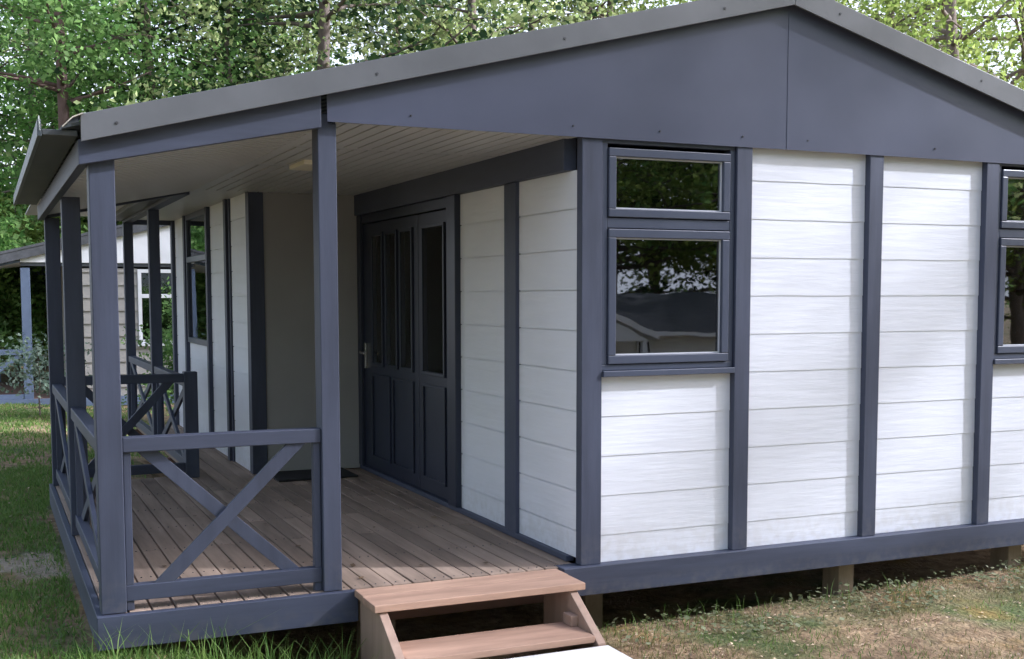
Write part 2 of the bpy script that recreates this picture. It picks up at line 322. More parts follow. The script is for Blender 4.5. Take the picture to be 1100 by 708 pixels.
# deck boards
b = MB(); rnd = random.Random(4); x = .016; i = 0
while x < 2.19:
    xe = min(x + .0875, 2.196)
    y1 = 3.60 if x > 1.38 else (7.45 if x > .9 else 3.76)
    joints = [.012] + ([1.2, 2.4] if i % 2 else [1.8, 3.0]) + [y1]
    if x < .9: joints = [.012, (1.2 if i % 2 else 2.1), y1]
    for ya, yb in zip(joints[:-1], joints[1:]):
        dz = rnd.uniform(-.0015, .0015)
        b.box(x, xe, ya + .0015, yb - .0015, -.028, -.002 + dz)
    x += .096; i += 1
b.build('deck', M['wood_y'], cabin, .0025)
b = MB(); x = .016
while x < 2.16:
    for y in (.05, .62, 1.22, 1.82, 2.42, 3.02):
        for dx in (.022, .066): b.tube([(x + dx, y, -.004), (x + dx, y, .0006)], [.0035, .0035], 6)
    x += .096
o = b.build('deck_screws', M['screw'], bpy.data.objects['deck']); o['kind'] = 'stuff'
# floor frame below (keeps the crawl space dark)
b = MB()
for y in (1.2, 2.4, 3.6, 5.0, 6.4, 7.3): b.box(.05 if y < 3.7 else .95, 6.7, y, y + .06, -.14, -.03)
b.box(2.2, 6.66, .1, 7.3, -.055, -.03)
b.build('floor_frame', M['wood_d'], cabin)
for (x, y) in ((2.45, .40), (3.87, .10), (5.13, .10), (6.4, .10)):
    w = .105
    o = MB().box(x, x + w, y, y + .14, gz(x, y) - .08, -.143).build('pier', M['block'], cabin, .004)
for (x, y) in ((2.5, 2.6), (4.4, 2.6), (6.3, 2.6), (1.5, 1.9), (.3, 2.0), (.25, .25), (1.2, .25)):
    MB().box(x, x + .15, y, y + .15, gz(x, y) - .05, -.14).build('pier', M['block'], cabin, .004)
# porch posts
def post(x0, x1, y0, y1, z1, z0=-.002): return box('porch_post', M['slate_v'], cabin, x0, x1, y0, y1, z0, z1, bevel=.004)
post(.0, .101, .0, .10, 1.86); post(.937, 1.020, -.0, .10, 2.09)
post(.0, .095, 1.78, 1.875, 1.84); post(.0, .095, 3.66, 3.755, 1.84)
post(.895, .985, 5.39, 5.48, 2.035); post(.895, .985, 7.32, 7.41, 2.035)
# short railing post
box('rail_post', M['slate_v'], cabin, .898, .992, 3.645, 3.74, -.002, .765, bevel=.004)
def railing_x(x0, x1, y, ztop=.727, zl=.106, first='up', uprights=(), parent=cabin):
    b = MB().box(x0, x1, y - .032, y + .032, ztop - .062, ztop)
    rl = b.build('railing', M['slate_x'], parent, .004)
    MB().box(x0, x1, y - .025, y + .025, zl - .066, zl).build('lower_rail', M['slate_x'], rl, .003)
    MB().bar((x0 + .135, y - .0115, zl - .02), (x1 - .135 + .05, y - .0115, ztop - .040), .058, .021).build('brace', M['slate_v'], rl, .002)
    MB().bar((x0 + .08, y + .0115, ztop - .045), (x1 - .115, y + .0115, zl - .02), .058, .021).build('brace', M['slate_v'], rl, .002)
    for ux in uprights: MB().box(ux, ux + .03, y - .02, y + .02, zl, ztop - .063).build('upright', M['slate_v'], rl, .002)
    for ux in uprights: MB().box(ux, ux + .03, y - .018, y + .02, 0, zl - .067).build('upright', M['slate_v'], rl, .002)
    return rl
railing_x(.102, .936, .045, uprights=(.104, .904))
railing_x(.096, .897, 3.69, ztop=.752, uprights=())
def railing_y(y0, y1, x, ztop=.705, zl=.115):
    rl = MB().box(x - .032, x + .032, y0, y1, ztop - .062, ztop).build('railing', M['slate_y'], cabin, .004)
    MB().box(x - .025, x + .025, y0, y1, zl - .062, zl).build('lower_rail', M['slate_y'], rl, .003)
    n = max(1, round((y1 - y0) / 1.8))
    for i in range(n):
        a = y0 + (y1 - y0) * i / n + .08; c = y0 + (y1 - y0) * (i + 1) / n - .08
        MB().bar((x - .0115, a, zl - .02), (x - .0115, c, ztop - .045), .055, .021, (1, 0, 0)).build('brace', M['slate_v'], rl, .002)
        MB().bar((x + .0115, a, ztop - .045), (x + .0115, c, zl - .02), .055, .021, (1, 0, 0)).build('brace', M['slate_v'], rl, .002)
        for u in (a - .06, c + .03): MB().box(x - .018, x + .018, u, u + .03, zl, ztop - .063).build('upright', M['slate_v'], rl, .002)
railing_y(.101, 1.779, .045); railing_y(1.876, 3.659, .045)
railing_y(3.741, 5.389, .94, .715); railing_y(5.481, 7.319, .94, .715)
# porch beams
MB().prism([(-.038, 1.826), (.945, 2.026), (.945, 2.165), (-.038, 1.925)], 1, -.036, .004).build('porch_beam', M['slate_x'], cabin, .003)
MB().box(-.038, .0, .006, 3.78, 1.829, 1.928).build('porch_beam', M['slate_y'], cabin, .003)
MB().prism([(.0, 1.835), (.95, 2.035), (.95, 2.075), (.0, 1.875)], 1, 3.67, 3.71).build('porch_beam', M['slate_x'], cabin, .003)
MB().box(.90, .985, 3.76, 7.45, 2.036, 2.12).build('porch_beam', M['slate_y'], cabin, .003)
MB().box(.99, 1.38, 7.36, 7.40, 2.02, 2.08).build('porch_beam', M['slate_x'], cabin, .003)
# door-side wall (plane x = 2.2), facing the porch
DT = 1.905
siding(.035, .705, .03, DT, 'y', 2.212, -1, M['siding_y'], cabin, seed=21)
siding(.875, 1.555, .03, DT, 'y', 2.212, -1, M['siding_y'], cabin, seed=22)
box('stud', M['slate_v'], cabin, 2.185, 2.23, .706, .795, .001, DT)
box('stud', M['slate_v'], cabin, 2.192, 2.23, .796, .874, .001, DT)
box('door_head', M['slate_y'], cabin, 2.165, 2.235, .095, 3.62, 1.906, 2.07)
MB().box(2.182, 2.225, .092, 3.60, .0, .029).build('base_trim', M['slate_y'], cabin, .003)
door = MB().box(2.17, 2.24, 1.556, 1.70, .03, DT).box(2.18, 2.24, 3.53, 3.615, .03, DT).box(2.19, 2.24, 1.701, 3.529, 1.84, DT).build('door', M['door'], cabin, .004)
def leaf(y0, y1, lights, panels):
    l = MB().box(2.205, 2.235, y0, y1, .035, 1.835)
    o = l.build('door_leaf', M['door'], door, .003)
    for (a, c) in lights:
        b = MB(); ring(b, 'y', a, c, .80, 1.76, .022, 2.190, 2.204); b.build('glazing_bead', M['door'], door, .002)
        pane('pane', door, 'y', a + .022, c - .022, .822, 1.738, 2.196, 'glass_d')
    for (a, c) in panels:
        b = MB(); ring(b, 'y', a, c, .12, .74, .018, 2.192, 2.204); b.build('door_moulding', M['door'], door, .002)
leaf(1.705, 2.30, [(1.80, 2.215)], [(1.80, 2.215)])
leaf(2.308, 3.525, [(2.40, 2.66), (2.72, 2.98), (3.04, 3.30)], [(2.40, 2.84), (2.90, 3.32)])
h = MB().box(2.186, 2.204, 3.44, 3.475, .77, .96); h.tube([(2.19, 3.457, .89), (2.15, 3.457, .89), (2.145, 3.44, .89), (2.145, 3.33, .885)], [.009, .009, .009, .008], 8)
h.build('door_handle', M['steel'], door, .002)
# porch end wall y = 3.62 and corner
MB().box(1.482, 2.2, 3.622, 3.65, .0, 2.07).build('wall_panel', M['backwall'], cabin, .002)
box('corner_post', M['slate_v'], cabin, 1.372, 1.481, 3.612, 3.72, .0, 2.07)
# rear porch wall, plane x = 1.38
siding(3.721, 4.36, .0, 2.07, 'y', 1.392, -1, M['siding_y'], cabin, seed=31)
siding(4.50, 5.28, .0, 2.07, 'y', 1.392, -1, M['siding_y'], cabin, seed=32)
siding(5.36, 6.50, .0, .87, 'y', 1.392, -1, M['siding_y'], cabin, seed=33)
siding(6.59, 7.30, .0, 2.07, 'y', 1.392, -1, M['siding_y'], cabin, seed=34)
for (a, c) in ((4.41, 4.499), (5.281, 5.359), (6.501, 6.589), (7.301, 7.40)): box('stud', M['slate_v'], cabin, 1.352, 1.41, a, c, .0, 2.07)
box('stud', M['slate_v'], cabin, 1.372, 1.41, 4.361, 4.409, .0, 2.07)
w = MB(); ring(w, 'y', 5.361, 6.499, .872, 2.065, .05, 1.365, 1.41); w.box(1.365, 1.41, 5.41, 6.45, 1.62, 1.67)
win = w.build('window', M['pvc'], cabin, .003)
pane('pane', win, 'y', 5.41, 6.45, .922, 1.62, 1.385); pane('pane', win, 'y', 5.41, 6.45, 1.67, 2.015, 1.385)
# remaining outer walls and a dark room behind the glass
MB().box(6.68, 6.70, .10, 7.38, .0, 2.1).build('wall_panel', M['siding_y'], cabin)
MB().box(1.41, 6.68, 7.36, 7.38, .0, 2.1).build('wall_panel', M['siding'], cabin)
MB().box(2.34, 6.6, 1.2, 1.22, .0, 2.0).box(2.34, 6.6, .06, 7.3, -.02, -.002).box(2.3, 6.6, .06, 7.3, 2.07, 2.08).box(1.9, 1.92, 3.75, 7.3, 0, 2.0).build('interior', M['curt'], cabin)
# ceiling of the porch: ribbed cladding
def ribs(b, p0, du, dv, nu, pitch, depth=.011, fl=.84):
    """p0 corner, du unit vector across ribs, dv full vector along ribs, length nu"""
    p0 = Vector(p0); du = Vector(du); dv = Vector(dv); nrm = du.cross(dv).normalized()
    if nrm.z > 0: nrm = -nrm
    k = int(nu / pitch)
    for i in range(k):
        a = p0 + du * (i * pitch); c = a + du * pitch * fl; d = a + du * pitch
        h = nrm * depth
        b.add([a + h, c + h, c + dv + h, a + dv + h], [(0, 1, 2, 3)]); b.add([c + h, c - h, c + dv - h, c + dv + h], [(0, 1, 2, 3)])
        b.add([c - h, d - h, d + dv - h, c + dv - h], [(0, 1, 2, 3)]); b.add([d - h, d + h, d + dv + h, d + dv - h], [(0, 1, 2, 3)])
b = MB()
sl = Vector((1.0, 0, .2)).normalized()
ribs(b, (.0, .01, 1.868), (0, 1, 0), (1.0, 0, .2), 3.66, .10, .014, .6)
for (ya, yb) in ((.01, .86), (.92, 1.76), (1.82, 2.66), (2.72, 3.62)): ribs(b, (1.0, ya, 2.068), (1, 0, 0), (0, yb - ya, 0), 1.20, .075)
for y in (.86, 1.76, 2.66): b.box(1.0, 2.2, y, y + .06, 2.058, 2.075)
b.box(.985, 1.03, .0, 3.62, 2.05, 2.07)
b.box(-.0, 1.39, 3.66, 7.4, 2.09, 2.10)
ribs(b, (.95, 3.66, 2.075), (0, 1, 0), (.45, 0, 0), 3.7, .06)
b.build('porch_ceiling', M['ceil'], cabin)
lampo = MB().box(1.24, 1.37, 1.45, 1.79, 2.032, 2.060).build('ceiling_light', mat('lamp_cover', (.75, .68, .5), .4, .03), cabin, .006)
# roof: barge boards, metal sheets, gable panels, eaves
def barge(pts, name='barge_board'):
    return MB().prism(pts, 1, -.085, -.073).prism([(p[0], p[1] + .012 * 0) for p in (pts[2], pts[3], (pts[3][0], pts[3][1] - .012), (pts[2][0], pts[2][1] - .012))], 1, -.0725, .03).build(name, M['grey_flash'], cabin, .0015)
AX = 3.368
bl = barge([(-.03, 1.912), (AX, 2.760), (AX, 2.868), (-.03, 2.018)])
br = barge([(AX + .002, 2.758), (6.86, 1.80), (6.86, 1.92), (AX + .002, 2.869)])
for x in (.105, 1.18, 2.08, 2.95):
    o = MB().tube([(x, -.088, 1.912 + .25 * (x + .03) + .045), (x, -.0845, 1.912 + .25 * (x + .03) + .045)], [.006, .007], 8).build('screw', M['screw'], bl)
for x in (3.65, 4.62, 5.6):
    o = MB().tube([(x, -.088, 2.758 - .275 * (x - AX) + .06), (x, -.0845, 2.758 - .275 * (x - AX) + .06)], [.006, .007], 8).build('screw', M['screw'], br)
gp = []
gp.append(MB().prism([(.972, 2.052), (AX, 2.048), (AX, 2.80), (.972, 2.20)], 1, -.034, -.030).build('gable_panel', M['slate_metal'], cabin))
me_ = MB(); me_.add([(AX, -.036, 2.048), (6.2, -.030, 2.040), (6.2, -.030, 2.06), (AX, -.036, 2.80), (AX, -.033, 2.048), (6.2, -.027, 2.04), (6.2, -.027, 2.06), (AX, -.033, 2.8)],
        [(0, 1, 2, 3), (7, 6, 5, 4), (0, 4, 5, 1), (1, 5, 6, 2), (2, 6, 7, 3), (3, 7, 4, 0)])
gp.append(me_.build('gable_panel', M['slate_metal'], cabin))
for k, xs_ in ((0, (1.35, 2.15, 2.62, 3.1)), (1, (3.5, 4.35, 5.2))):
    for x in xs_: MB().tube([(x, -.040, 2.10), (x, -.034, 2.10)], [.004, .005], 6).build('screw', M['screw'], gp[k])
MB().box(2.205, 6.5, -.026, .05, 2.056, 2.10).build('wall_plate', M['slate_x'], cabin)
MB().prism([(2.2, 2.10), (6.6, 2.10), (AX, 2.83)], 1, .0, .03).build('gable_backing', M['curt'], cabin)
def roof_sheet(xa, za, xb, zb, y0, y1, n):
    b = MB(); N = int((y1 - y0) / .05); rows = []
    for i in range(N + 1):
        y = y0 + (y1 - y0) * i / N; h = .012 if (i % 4) in (0,) else 0
        b.v += [(xa, y, za + h), (xb, y, zb + h), (xa, y, za - .012 + h), (xb, y, zb - .012 + h)]
    for i in range(N):
        a = i * 4
        b.f += [(a, a + 1, a + 5, a + 4), (a + 2, a + 6, a + 7, a + 3), (a, a + 4, a + 6, a + 2)]
    b.f += [(0, 2, 3, 1)]
    return b.build('roof', M['dark_flash'], cabin)
rs1 = roof_sheet(-.10, 1.960, AX, 2.845, -.07, 3.78, 0)
roof_sheet(.80, 2.22, AX, 2.862, 3.78, 7.55, 0); roof_sheet(AX, 2.845, 6.95, 1.865, -.07, 7.55, 0)
# eave box with a pale gutter lip, front part and rear part
def eave(x, z, y0, y1):
    e = MB().prism([(x - .130, z + .000), (x, z), (x, z + .022), (x - .130, z + .022)], 1, y0, y1).build('eave_soffit', M['soffit'], cabin, .002)
    MB().prism([(x - .148, z - .006), (x - .131, z - .006), (x - .133, z + .060), (x - .146, z + .060)], 1, y0, y1 + .01).build('gutter', M['dark_flash'], e, .002)
eave(-.040, 1.935, -.05, 3.80); eave(.898, 2.060, 3.74, 7.5)
# torn strip of flashing at the roof corner
b = MB(); b.add([(-.10, -.10, 1.965), (-.06, -.10, 2.005), (-.02, -.10, 2.022), (-.02, .2, 2.025), (-.06, .2, 2.01), (-.10, .2, 1.985)], [(0, 1, 4, 5), (1, 2, 3, 4)])
o = b.build('torn_flashing', mat('bare_metal_edge', (.45, .42, .36), .5, .2, 20), cabin); sdm = o.modifiers.new('s', 'SOLIDIFY'); sdm.thickness = .004
MB().tube([(-.178, -.055, 1.95), (-.181, -.058, 2.005)], [.003, .002], 6).build('gutter_clip', M['steel'], cabin)

# ------------------------------------------------------------------ steps and mat
st = empty('wooden_steps', (1.56, -.3, -.34)); tag(st, 'low pinkish wooden steps leading up to the porch deck', 'steps')
def stp(name, m, b, bev=.003):
    o = b.build(name, m, st, bev); o.location = (-1.56, .3, .34); return o
stp('tread', M['wood_x'], MB().box(1.062, 2.062, -.345, -.166, -.028, .004)); stp('tread', M['wood_x'], MB().box(1.066, 2.066, -.160, -.033, -.028, .004))
stp('tread', M['wood_x'], MB().box(1.128, 1.985, -.585, -.32, -.200, -.170))
for xa, xb in ((1.085, 1.124), (1.988, 2.027)):
    stp('stringer', M['wood_v'], MB().prism([(-.055, -.029), (-.325, -.029), (-.606, -.20), (-.606, -.345), (-.055, -.345)], 0, xa, xb))
stp('riser', M['wood_d'], MB().box(1.09, 2.02, -.050, -.032, -.15, -.029))
stp('cleat', M['wood_v'], MB().box(1.95, 1.987, -.42, -.34, -.169, -.12))
mt = MB().box(1.46, 2.04, 3.17, 3.60, .0015, .014).build('doormat', M['black'], None, .003); tag(mt, 'thin black doormat on the deck beside the dark front door', 'doormat')

# ------------------------------------------------------------------ trees
def leaves_mesh(name, centers, sizes, m, rs, flat=0.):
    n = len(centers)
    d = rs.normal(size=(n, 3)); d[:, 2] *= (1 - flat * .6); d /= np.linalg.norm(d, axis=1)[:, None]
    e = rs.normal(size=(n, 3)); e -= (e * d).sum(1)[:, None] * d; e /= np.linalg.norm(e, axis=1)[:, None]
    nn = np.cross(d, e); s = sizes[:, None]
    V = np.stack([centers - d * s * .5, centers + e * s * .30 + nn * s * .1, centers + d * s * .5, centers - e * s * .30 + nn * s * .1], 1).reshape(-1, 3)
    F = np.arange(n * 4).reshape(n, 4)
    return fast_mesh(name, V, F, m)
def make_tree(seed, H, rad, nleaf, lsize, lm, bm_, trunk_r=.14, low=1.5, lean=.4, tips_n=46, spread=.55, parent_name='tree'):
    rs = np.random.RandomState(seed); rnd = random.Random(seed)
    tb = MB(); path = []; x = y = 0
    for i in range(9):
        t = i / 8; path.append((x, y, t * H * .93)); x += rnd.uniform(-.12, .12) * lean * H / 8; y += rnd.uniform(-.12, .12) * lean * H / 8
    tb.tube([(p[0], p[1], p[2] - (.3 if i == 0 else 0)) for i, p in enumerate(path)], [trunk_r * (1.25 if i == 0 else 1 - .85 * i / 8) for i in range(9)], 9)
    tips = []
    for k in range(tips_n):
        t = rnd.uniform(low / H, .97); z = t * H * .93; f = t * 8; i0 = min(7, int(f)); a = Vector(path[i0]).lerp(Vector(path[i0 + 1]), f - i0)
        ang = rnd.uniform(0, 6.283); ln = rad * (1.05 - .75 * t ** 1.5) * rnd.uniform(.55, 1.1)
        up = rnd.uniform(.05, .5); d = Vector((math.cos(ang), math.sin(ang), up)).normalized()
        pts = [a]; rr = trunk_r * (1 - .8 * t) * .45
        for s in range(4):
            d = (d + Vector((rnd.uniform(-.25, .25), rnd.uniform(-.25, .25), rnd.uniform(-.22, .15)))).normalized(); pts.append(pts[-1] + d * ln / 4)
        tb.tube(pts, [rr, rr * .75, rr * .5, rr * .3, rr * .12], 5)
        for s in (2, 3, 4):
            tips.append((pts[s], .30 + .1 * s))
            if rnd.random() < .7:
                d2 = (d + Vector((rnd.uniform(-1, 1), rnd.uniform(-1, 1), rnd.uniform(-.5, .5)))).normalized(); q = pts[s] + d2 * ln * .28
                tb.tube([pts[s], (pts[s] + q) / 2 + Vector((0, 0, .04)), q], [rr * .3, rr * .2, rr * .1], 4); tips.append((q, .5))
    P = np.array([tuple(p) for p, w in tips]); w = np.array([w for p, w in tips]); idx = rs.choice(len(P), nleaf, p=w / w.sum())
    # small twigs clusters around each tip: flattened sprays
    nsub = len(P) * 7; sub = P[rs.randint(len(P), size=nsub)] + rs.normal(size=(nsub, 3)) * np.array([spread, spread, spread * .55])
    si = rs.randint(nsub, size=nleaf)
    cen = sub[si] + rs.normal(size=(nleaf, 3)) * np.array([.20, .20, .10]) * (rad / 3) ** .5
    cen = cen[cen[:, 2] > .3]
    cm = leaves_mesh('crown', cen, lsize * rs.uniform(.6, 1.3, len(cen)), lm, rs, .5)
    root = empty(parent_name, (0, 0, 0))
    cr = bpy.data.objects.new('crown', cm); C.objects.link(cr); cr.parent = root
    tr = tb.build('trunk', bm_, root, smooth=True)
    return root
def place(root, x, y, s, rz, label, group=None, lm=None, cat='tree', first=[]):
    if root in first:
        r = root.copy(); C.objects.link(r)
        for ch in list(root.children):
            c = ch.copy(); C.objects.link(c); c.parent = r
    else: first.append(root); r = root
    r.location = (x, y, gz(x, y)); r.rotation_euler.z = rz; r.scale = (s, s, s); tag(r, label, cat, group)
    if lm:
        for ch in r.children:
            if ch.name.startswith('crown'): ch.material_slots[0].link = 'OBJECT'; ch.material_slots[0].material = lm
    return r
T = [make_tree(10, 13, 3.6, 15000, .14, M['leaf_a'], M['bark'], .17, 1.2),
     make_tree(11, 14, 4.2, 13000, .15, M['leaf_a'], M['bark'], .20, 2.0, spread=.7),
     make_tree(12, 12, 3.2, 15000, .13, M['leaf_a'], M['bark'], .13, .8),
     make_tree(13, 15, 4.6, 12000, .15, M['leaf_c'], M['bark'], .15, 2.5, 1.1, spread=.8)]
T2 = make_tree(14, 12, 4.4, 24000, .085, M['leaf_b'], M['bark'], .13, 1.4, 1.2, 60, spread=.55)
def at(u, d):
    """ground point that appears at picture column u, at horizontal depth d"""
    t = math.tan(math.atan((u - 550) / 1275.4)); fx, fy = math.sin(.4183), math.cos(.4183)
    return (-.4031 + d * (fx + fy * t), -5.0703 + d * (fy - fx * t))
rnd = random.Random(7)
x, y = at(80, 22); place(make_tree(31, 14, 3.4, 14000, .13, M['leaf_a'], M['bark_r'], .15, 5.5, .2, 40), x, y, 1, .3, 'tall tree with a straight reddish trunk rising just above the left roof corner')
x, y = at(272, 24); place(make_tree(32, 14, 3.8, 9000, .13, M['leaf_c'], M['bark'], .08, 4, .9, 44), x, y, 1, .2, 'thin dark-stemmed tree with bare slanting limbs above the left half of the roof')
x, y = at(566, 30); place(make_tree(33, 16, 3.2, 6000, .16, M['leaf_c'], M['bark'], .15, 7, .3, 30), x, y, 1, .2, 'slender dark trunk seen over the roof, leftmost of three bare trunks')
x, y = at(626, 34); place(make_tree(34, 17, 3.2, 6000, .16, M['leaf_c'], M['bark'], .24, 8, .3, 30), x, y, 1, .2, 'thickest bare trunk seen over the roof, middle one of three')
x, y = at(657, 34); place(make_tree(35, 17, 3.2, 6000, .16, M['leaf_c'], M['bark'], .22, 8, .2, 30), x, y, 1, .2, 'bare trunk seen over the roof nearest the ridge, rightmost of three')
x, y = at(1010, 17); place(T2, x, y, 1, 2.0, 'bright yellow-green tree with thin arching branches above the right roof slope')
x, y = at(930, 21); place(T2, x, y, 1.1, 4.1, 'fresh green tree just right of the roof ridge', lm=M['leaf_b'])
x, y = at(1110, 20); place(T2, x, y, 1.15, .7, 'sunlit yellow-green tree at the far right edge over the roof', lm=M['leaf_b'])
lmats = [M['leaf_a'], M['leaf_a'], M['leaf_c'], M['leaf_d']]
WL = 'leafy green tree standing in the dense wood behind the cabins'; WG = 'trees of the wood behind the cabins'
# rows of the wood
for (d, us, jit) in ((25, range(-110, 560, 150), 35), (31, range(-140, 1300, 190), 55), (44, range(-160, 1350, 230), 60)):
    for u in us:
        if d < 30 and 40 < u < 110: continue
        uu = u + rnd.uniform(-jit, jit)
        if d < 36 and (540 < uu < 680): continue
        x, y = at(uu, d + rnd.uniform(-2, 2)); right = u > 780
        lm = M['leaf_b'] if right and rnd.random() < .75 else (rnd.choice([M['leaf_c'], M['leaf_c'], M['leaf_b']]) if u > 340 else rnd.choice(lmats))
        place(rnd.choice(T), x, y, rnd.uniform(.85, 1.15) * (1.12 if d > 45 else 1), rnd.uniform(0, 6.28), WL, WG, lm)
# understorey bushes behind cabin two and at the far left
BU = make_tree(41, 3.4, 1.7, 16000, .11, M['leaf_a'], M['bark'], .05, .2, .8, 40, spread=.35, parent_name='bush')
k = 0
for (u, d) in ((-40, 21), (20, 23), (70, 24), (120, 25), (170, 25), (230, 24), (-110, 24), (-10, 28), (50, 30), (110, 30), (180, 30)):
    x, y = at(u, d); place(BU, x, y, rnd.uniform(.9, 1.25), rnd.uniform(0, 6), 'leafy green bush at the edge of the wood behind the cabins', 'bushes of the wood edge', rnd.choice([M['leaf_a'], M['leaf_b']]), cat='bush')
x, y = at(232, 15.6); place(BU, x, y, .55, 1.0, 'tall leafy bush seen beyond the end of the porch beside the far cabin window', lm=M['leaf_a'], cat='bush')
x, y = at(40, 15.4)
bp = make_tree(42, 1.0, .55, 1000, .065, M['leaf_pale'], M['bark'], .012, .05, .9, 34, spread=.20, parent_name='shrub'); place(bp, x, y, 1, 0, 'pale grey-green shrub growing in front of the far cabin porch', cat='shrub')
# wood behind the viewer (seen in the window glass, shades the sky from that side)
for i in range(17):
    a = -10 + i * 2.6 + rnd.uniform(-.8, .8); yy = -21 + rnd.uniform(-3, 3)
    place(rnd.choice(T), a, yy, rnd.uniform(.95, 1.2), rnd.uniform(0, 6), 'leafy dark tree across the lane, reflected in the front windows', 'trees across the lane', rnd.choice([M['leaf_a'], M['leaf_b']]))
for i in range(9):
    place(rnd.choice(T), 2 + i * 3.6, -29 + rnd.uniform(-3, 3), 1.3, rnd.uniform(0, 6), 'leafy dark tree across the lane, reflected in the front windows', 'trees across the lane', M['leaf_d'])

for i, (x, y, s_) in enumerate(((-7.5, -5, .5), (-8, -1.5, .5), (-8.2, 2, .5), (-8, 5.5, .5), (-7.5, 9, .5), (-6.5, -8.5, .55), (-4, -11.5, .6), (-11, 0, .6), (-11, 4, .6), (-11, -4, .6), (-9, 12, .6), (-.5, -13, .6), (3.5, -14.5, .6))):  # unseen low trees added to cut low sky light into the porch
    place(T[(0, 2)[i % 2]], x, y, s_, rnd.uniform(0, 6), 'low leafy tree outside the picture, added to block the low sky', 'trees added to block the low sky', lm=M['leaf_a'])
place(T[3], 17.0, -6.4, 1.0, 1.0, 'sparse tall tree beyond the right edge of the picture, added to dapple the sun on the gable', lm=M['leaf_c'])  # unseen tree added on the sun's path to dim and dapple the wall
# ------------------------------------------------------------------ far cabin (left background)
M['tan'] = mat('tan_siding', (.33, .31, .285), .75, .08, 3, (1, 1, 2), .4, 20)
M['blue_trim'] = mat('blue_grey_trim', (.13, .17, .26), .55, .1, 4)
M['brown_roof'] = mat('brown_roof', (.075, .078, .085), .8, .3, 8)
M['white_paint'] = mat('white_paint', (.78, .78, .80), .5, .03, 4)
c2 = empty('far_cabin', (.12, 14, -.22)); tag(c2, 'smaller tan lap-sided cabin with white gable standing behind the porch on the left', 'cabin')
def P2(name, m, b, bev=.003, parent=None): return b.build(name, m, parent or c2, bev)
GT = 2.03
P2('gable_panel', M['white_paint'], MB().prism([(.0, GT), (6.6, GT), (3.5, GT + .93), (.0, GT + .045)], 1, -.04, -.02))
P2('barge_board', M['brown_roof'], MB().prism([(-1.1, GT - .24), (3.5, GT + .93), (3.5, GT + 1.08), (-1.1, GT - .10)], 1, -.12, -.09).prism([(3.502, GT + .93), (7.4, GT - .1), (7.4, GT + .05), (3.502, GT + 1.08)], 1, -.12, -.09))
P2('roof', M['brown_roof'], MB().prism([(-1.2, GT - .13), (3.5, GT + 1.06), (3.5, GT + 1.10), (-1.2, GT - .09)], 1, -.13, 6).prism([(3.502, GT + 1.06), (7.5, GT + .02), (7.5, GT + .06), (3.502, GT + 1.10)], 1, -.13, 6))
P2('porch_beam', M['blue_trim'], MB().prism([(-1.0, GT - .22), (.0, GT - .0), (.0, GT + .03), (-1.0, GT - .12)], 1, -.03, .02)); P2('porch_beam', M['soffit'], MB().box(.0, 6.5, -.02, .03, GT - .055, GT - .003))
P2('porch_beam', M['brown_roof'], MB().box(-1.0, -.94, .03, 4, GT - .22, GT - .12)); P2('porch_beam', M['blue_trim'], MB().box(-.93, .8, 4, 4.06, GT - .12, GT + .02))
for (x, y) in ((0, 0), (-1, 0), (-.4, 4), (-1, 4)): P2('porch_post', M['blue_trim'], MB().box(x, x + .13, y, y + .11, 0, GT - .08))
rl = P2('railing', M['blue_trim'], MB().box(-.87, -.002, .01, .08, .66, .74)); P2('lower_rail', M['blue_trim'], MB().box(-.87, -.002, .01, .08, .0, .07), parent=rl)
P2('brace', M['blue_trim'], MB().bar((-.82, .045, .08), (-.05, .045, .65), .07, .03), parent=rl)
P2('deck', M['wood_d'], MB().box(-1, .7, 0, 4.1, -.12, -.004)); P2('rim_board', M['blue_trim'], MB().box(-1.02, 6.5, -.03, -.002, -.14, 0))
def siding2(u0, u1, z0, z1):
    o = siding(u0, u1, z0, z1, 'x', .03, -1, M['tan'], c2, seed=5, deep=7); return o
siding2(.72, 1.66, .0, GT - .08); siding2(1.66, 2.70, .0, .80); siding2(2.70, 6.5, .0, GT - .08)
P2('wall_panel', M['tan'], MB().box(.70, .72, .05, 4.2, 0, GT + .02)); P2('porch_ceiling', M['white_paint'], MB().prism([(-.93, GT - .14), (.7, GT + .1), (.7, GT + .12), (-.93, GT - .12)], 1, .03, 4))
P2('corner_post', M['tan'], MB().box(.66, .76, -.01, .03, 0, GT - .08)); P2('wall_panel', M['tan'], MB().box(.76, 6.5, 4.2, 4.25, 0, GT)); P2('wall_panel', M['tan'], MB().box(6.5, 6.53, .05, 4.2, 0, GT))
w = MB(); ring(w, 'x', 1.662, 2.698, .802, GT - .09, .055, -.01, .05); w.box(1.72, 2.64, -.01, .05, 1.50, 1.56); w.box(1.64, 2.72, -.05, .0, .76, .80)
win = P2('window', M['white_paint'], w); pane('pane', win, 'x', 1.717, 2.643, .857, 1.50, .02); pane('pane', win, 'x', 1.717, 2.643, 1.56, GT - .145, .02)
P2('interior', M['curt'], MB().box(.8, 6.4, 1.0, 1.02, 0, 2))

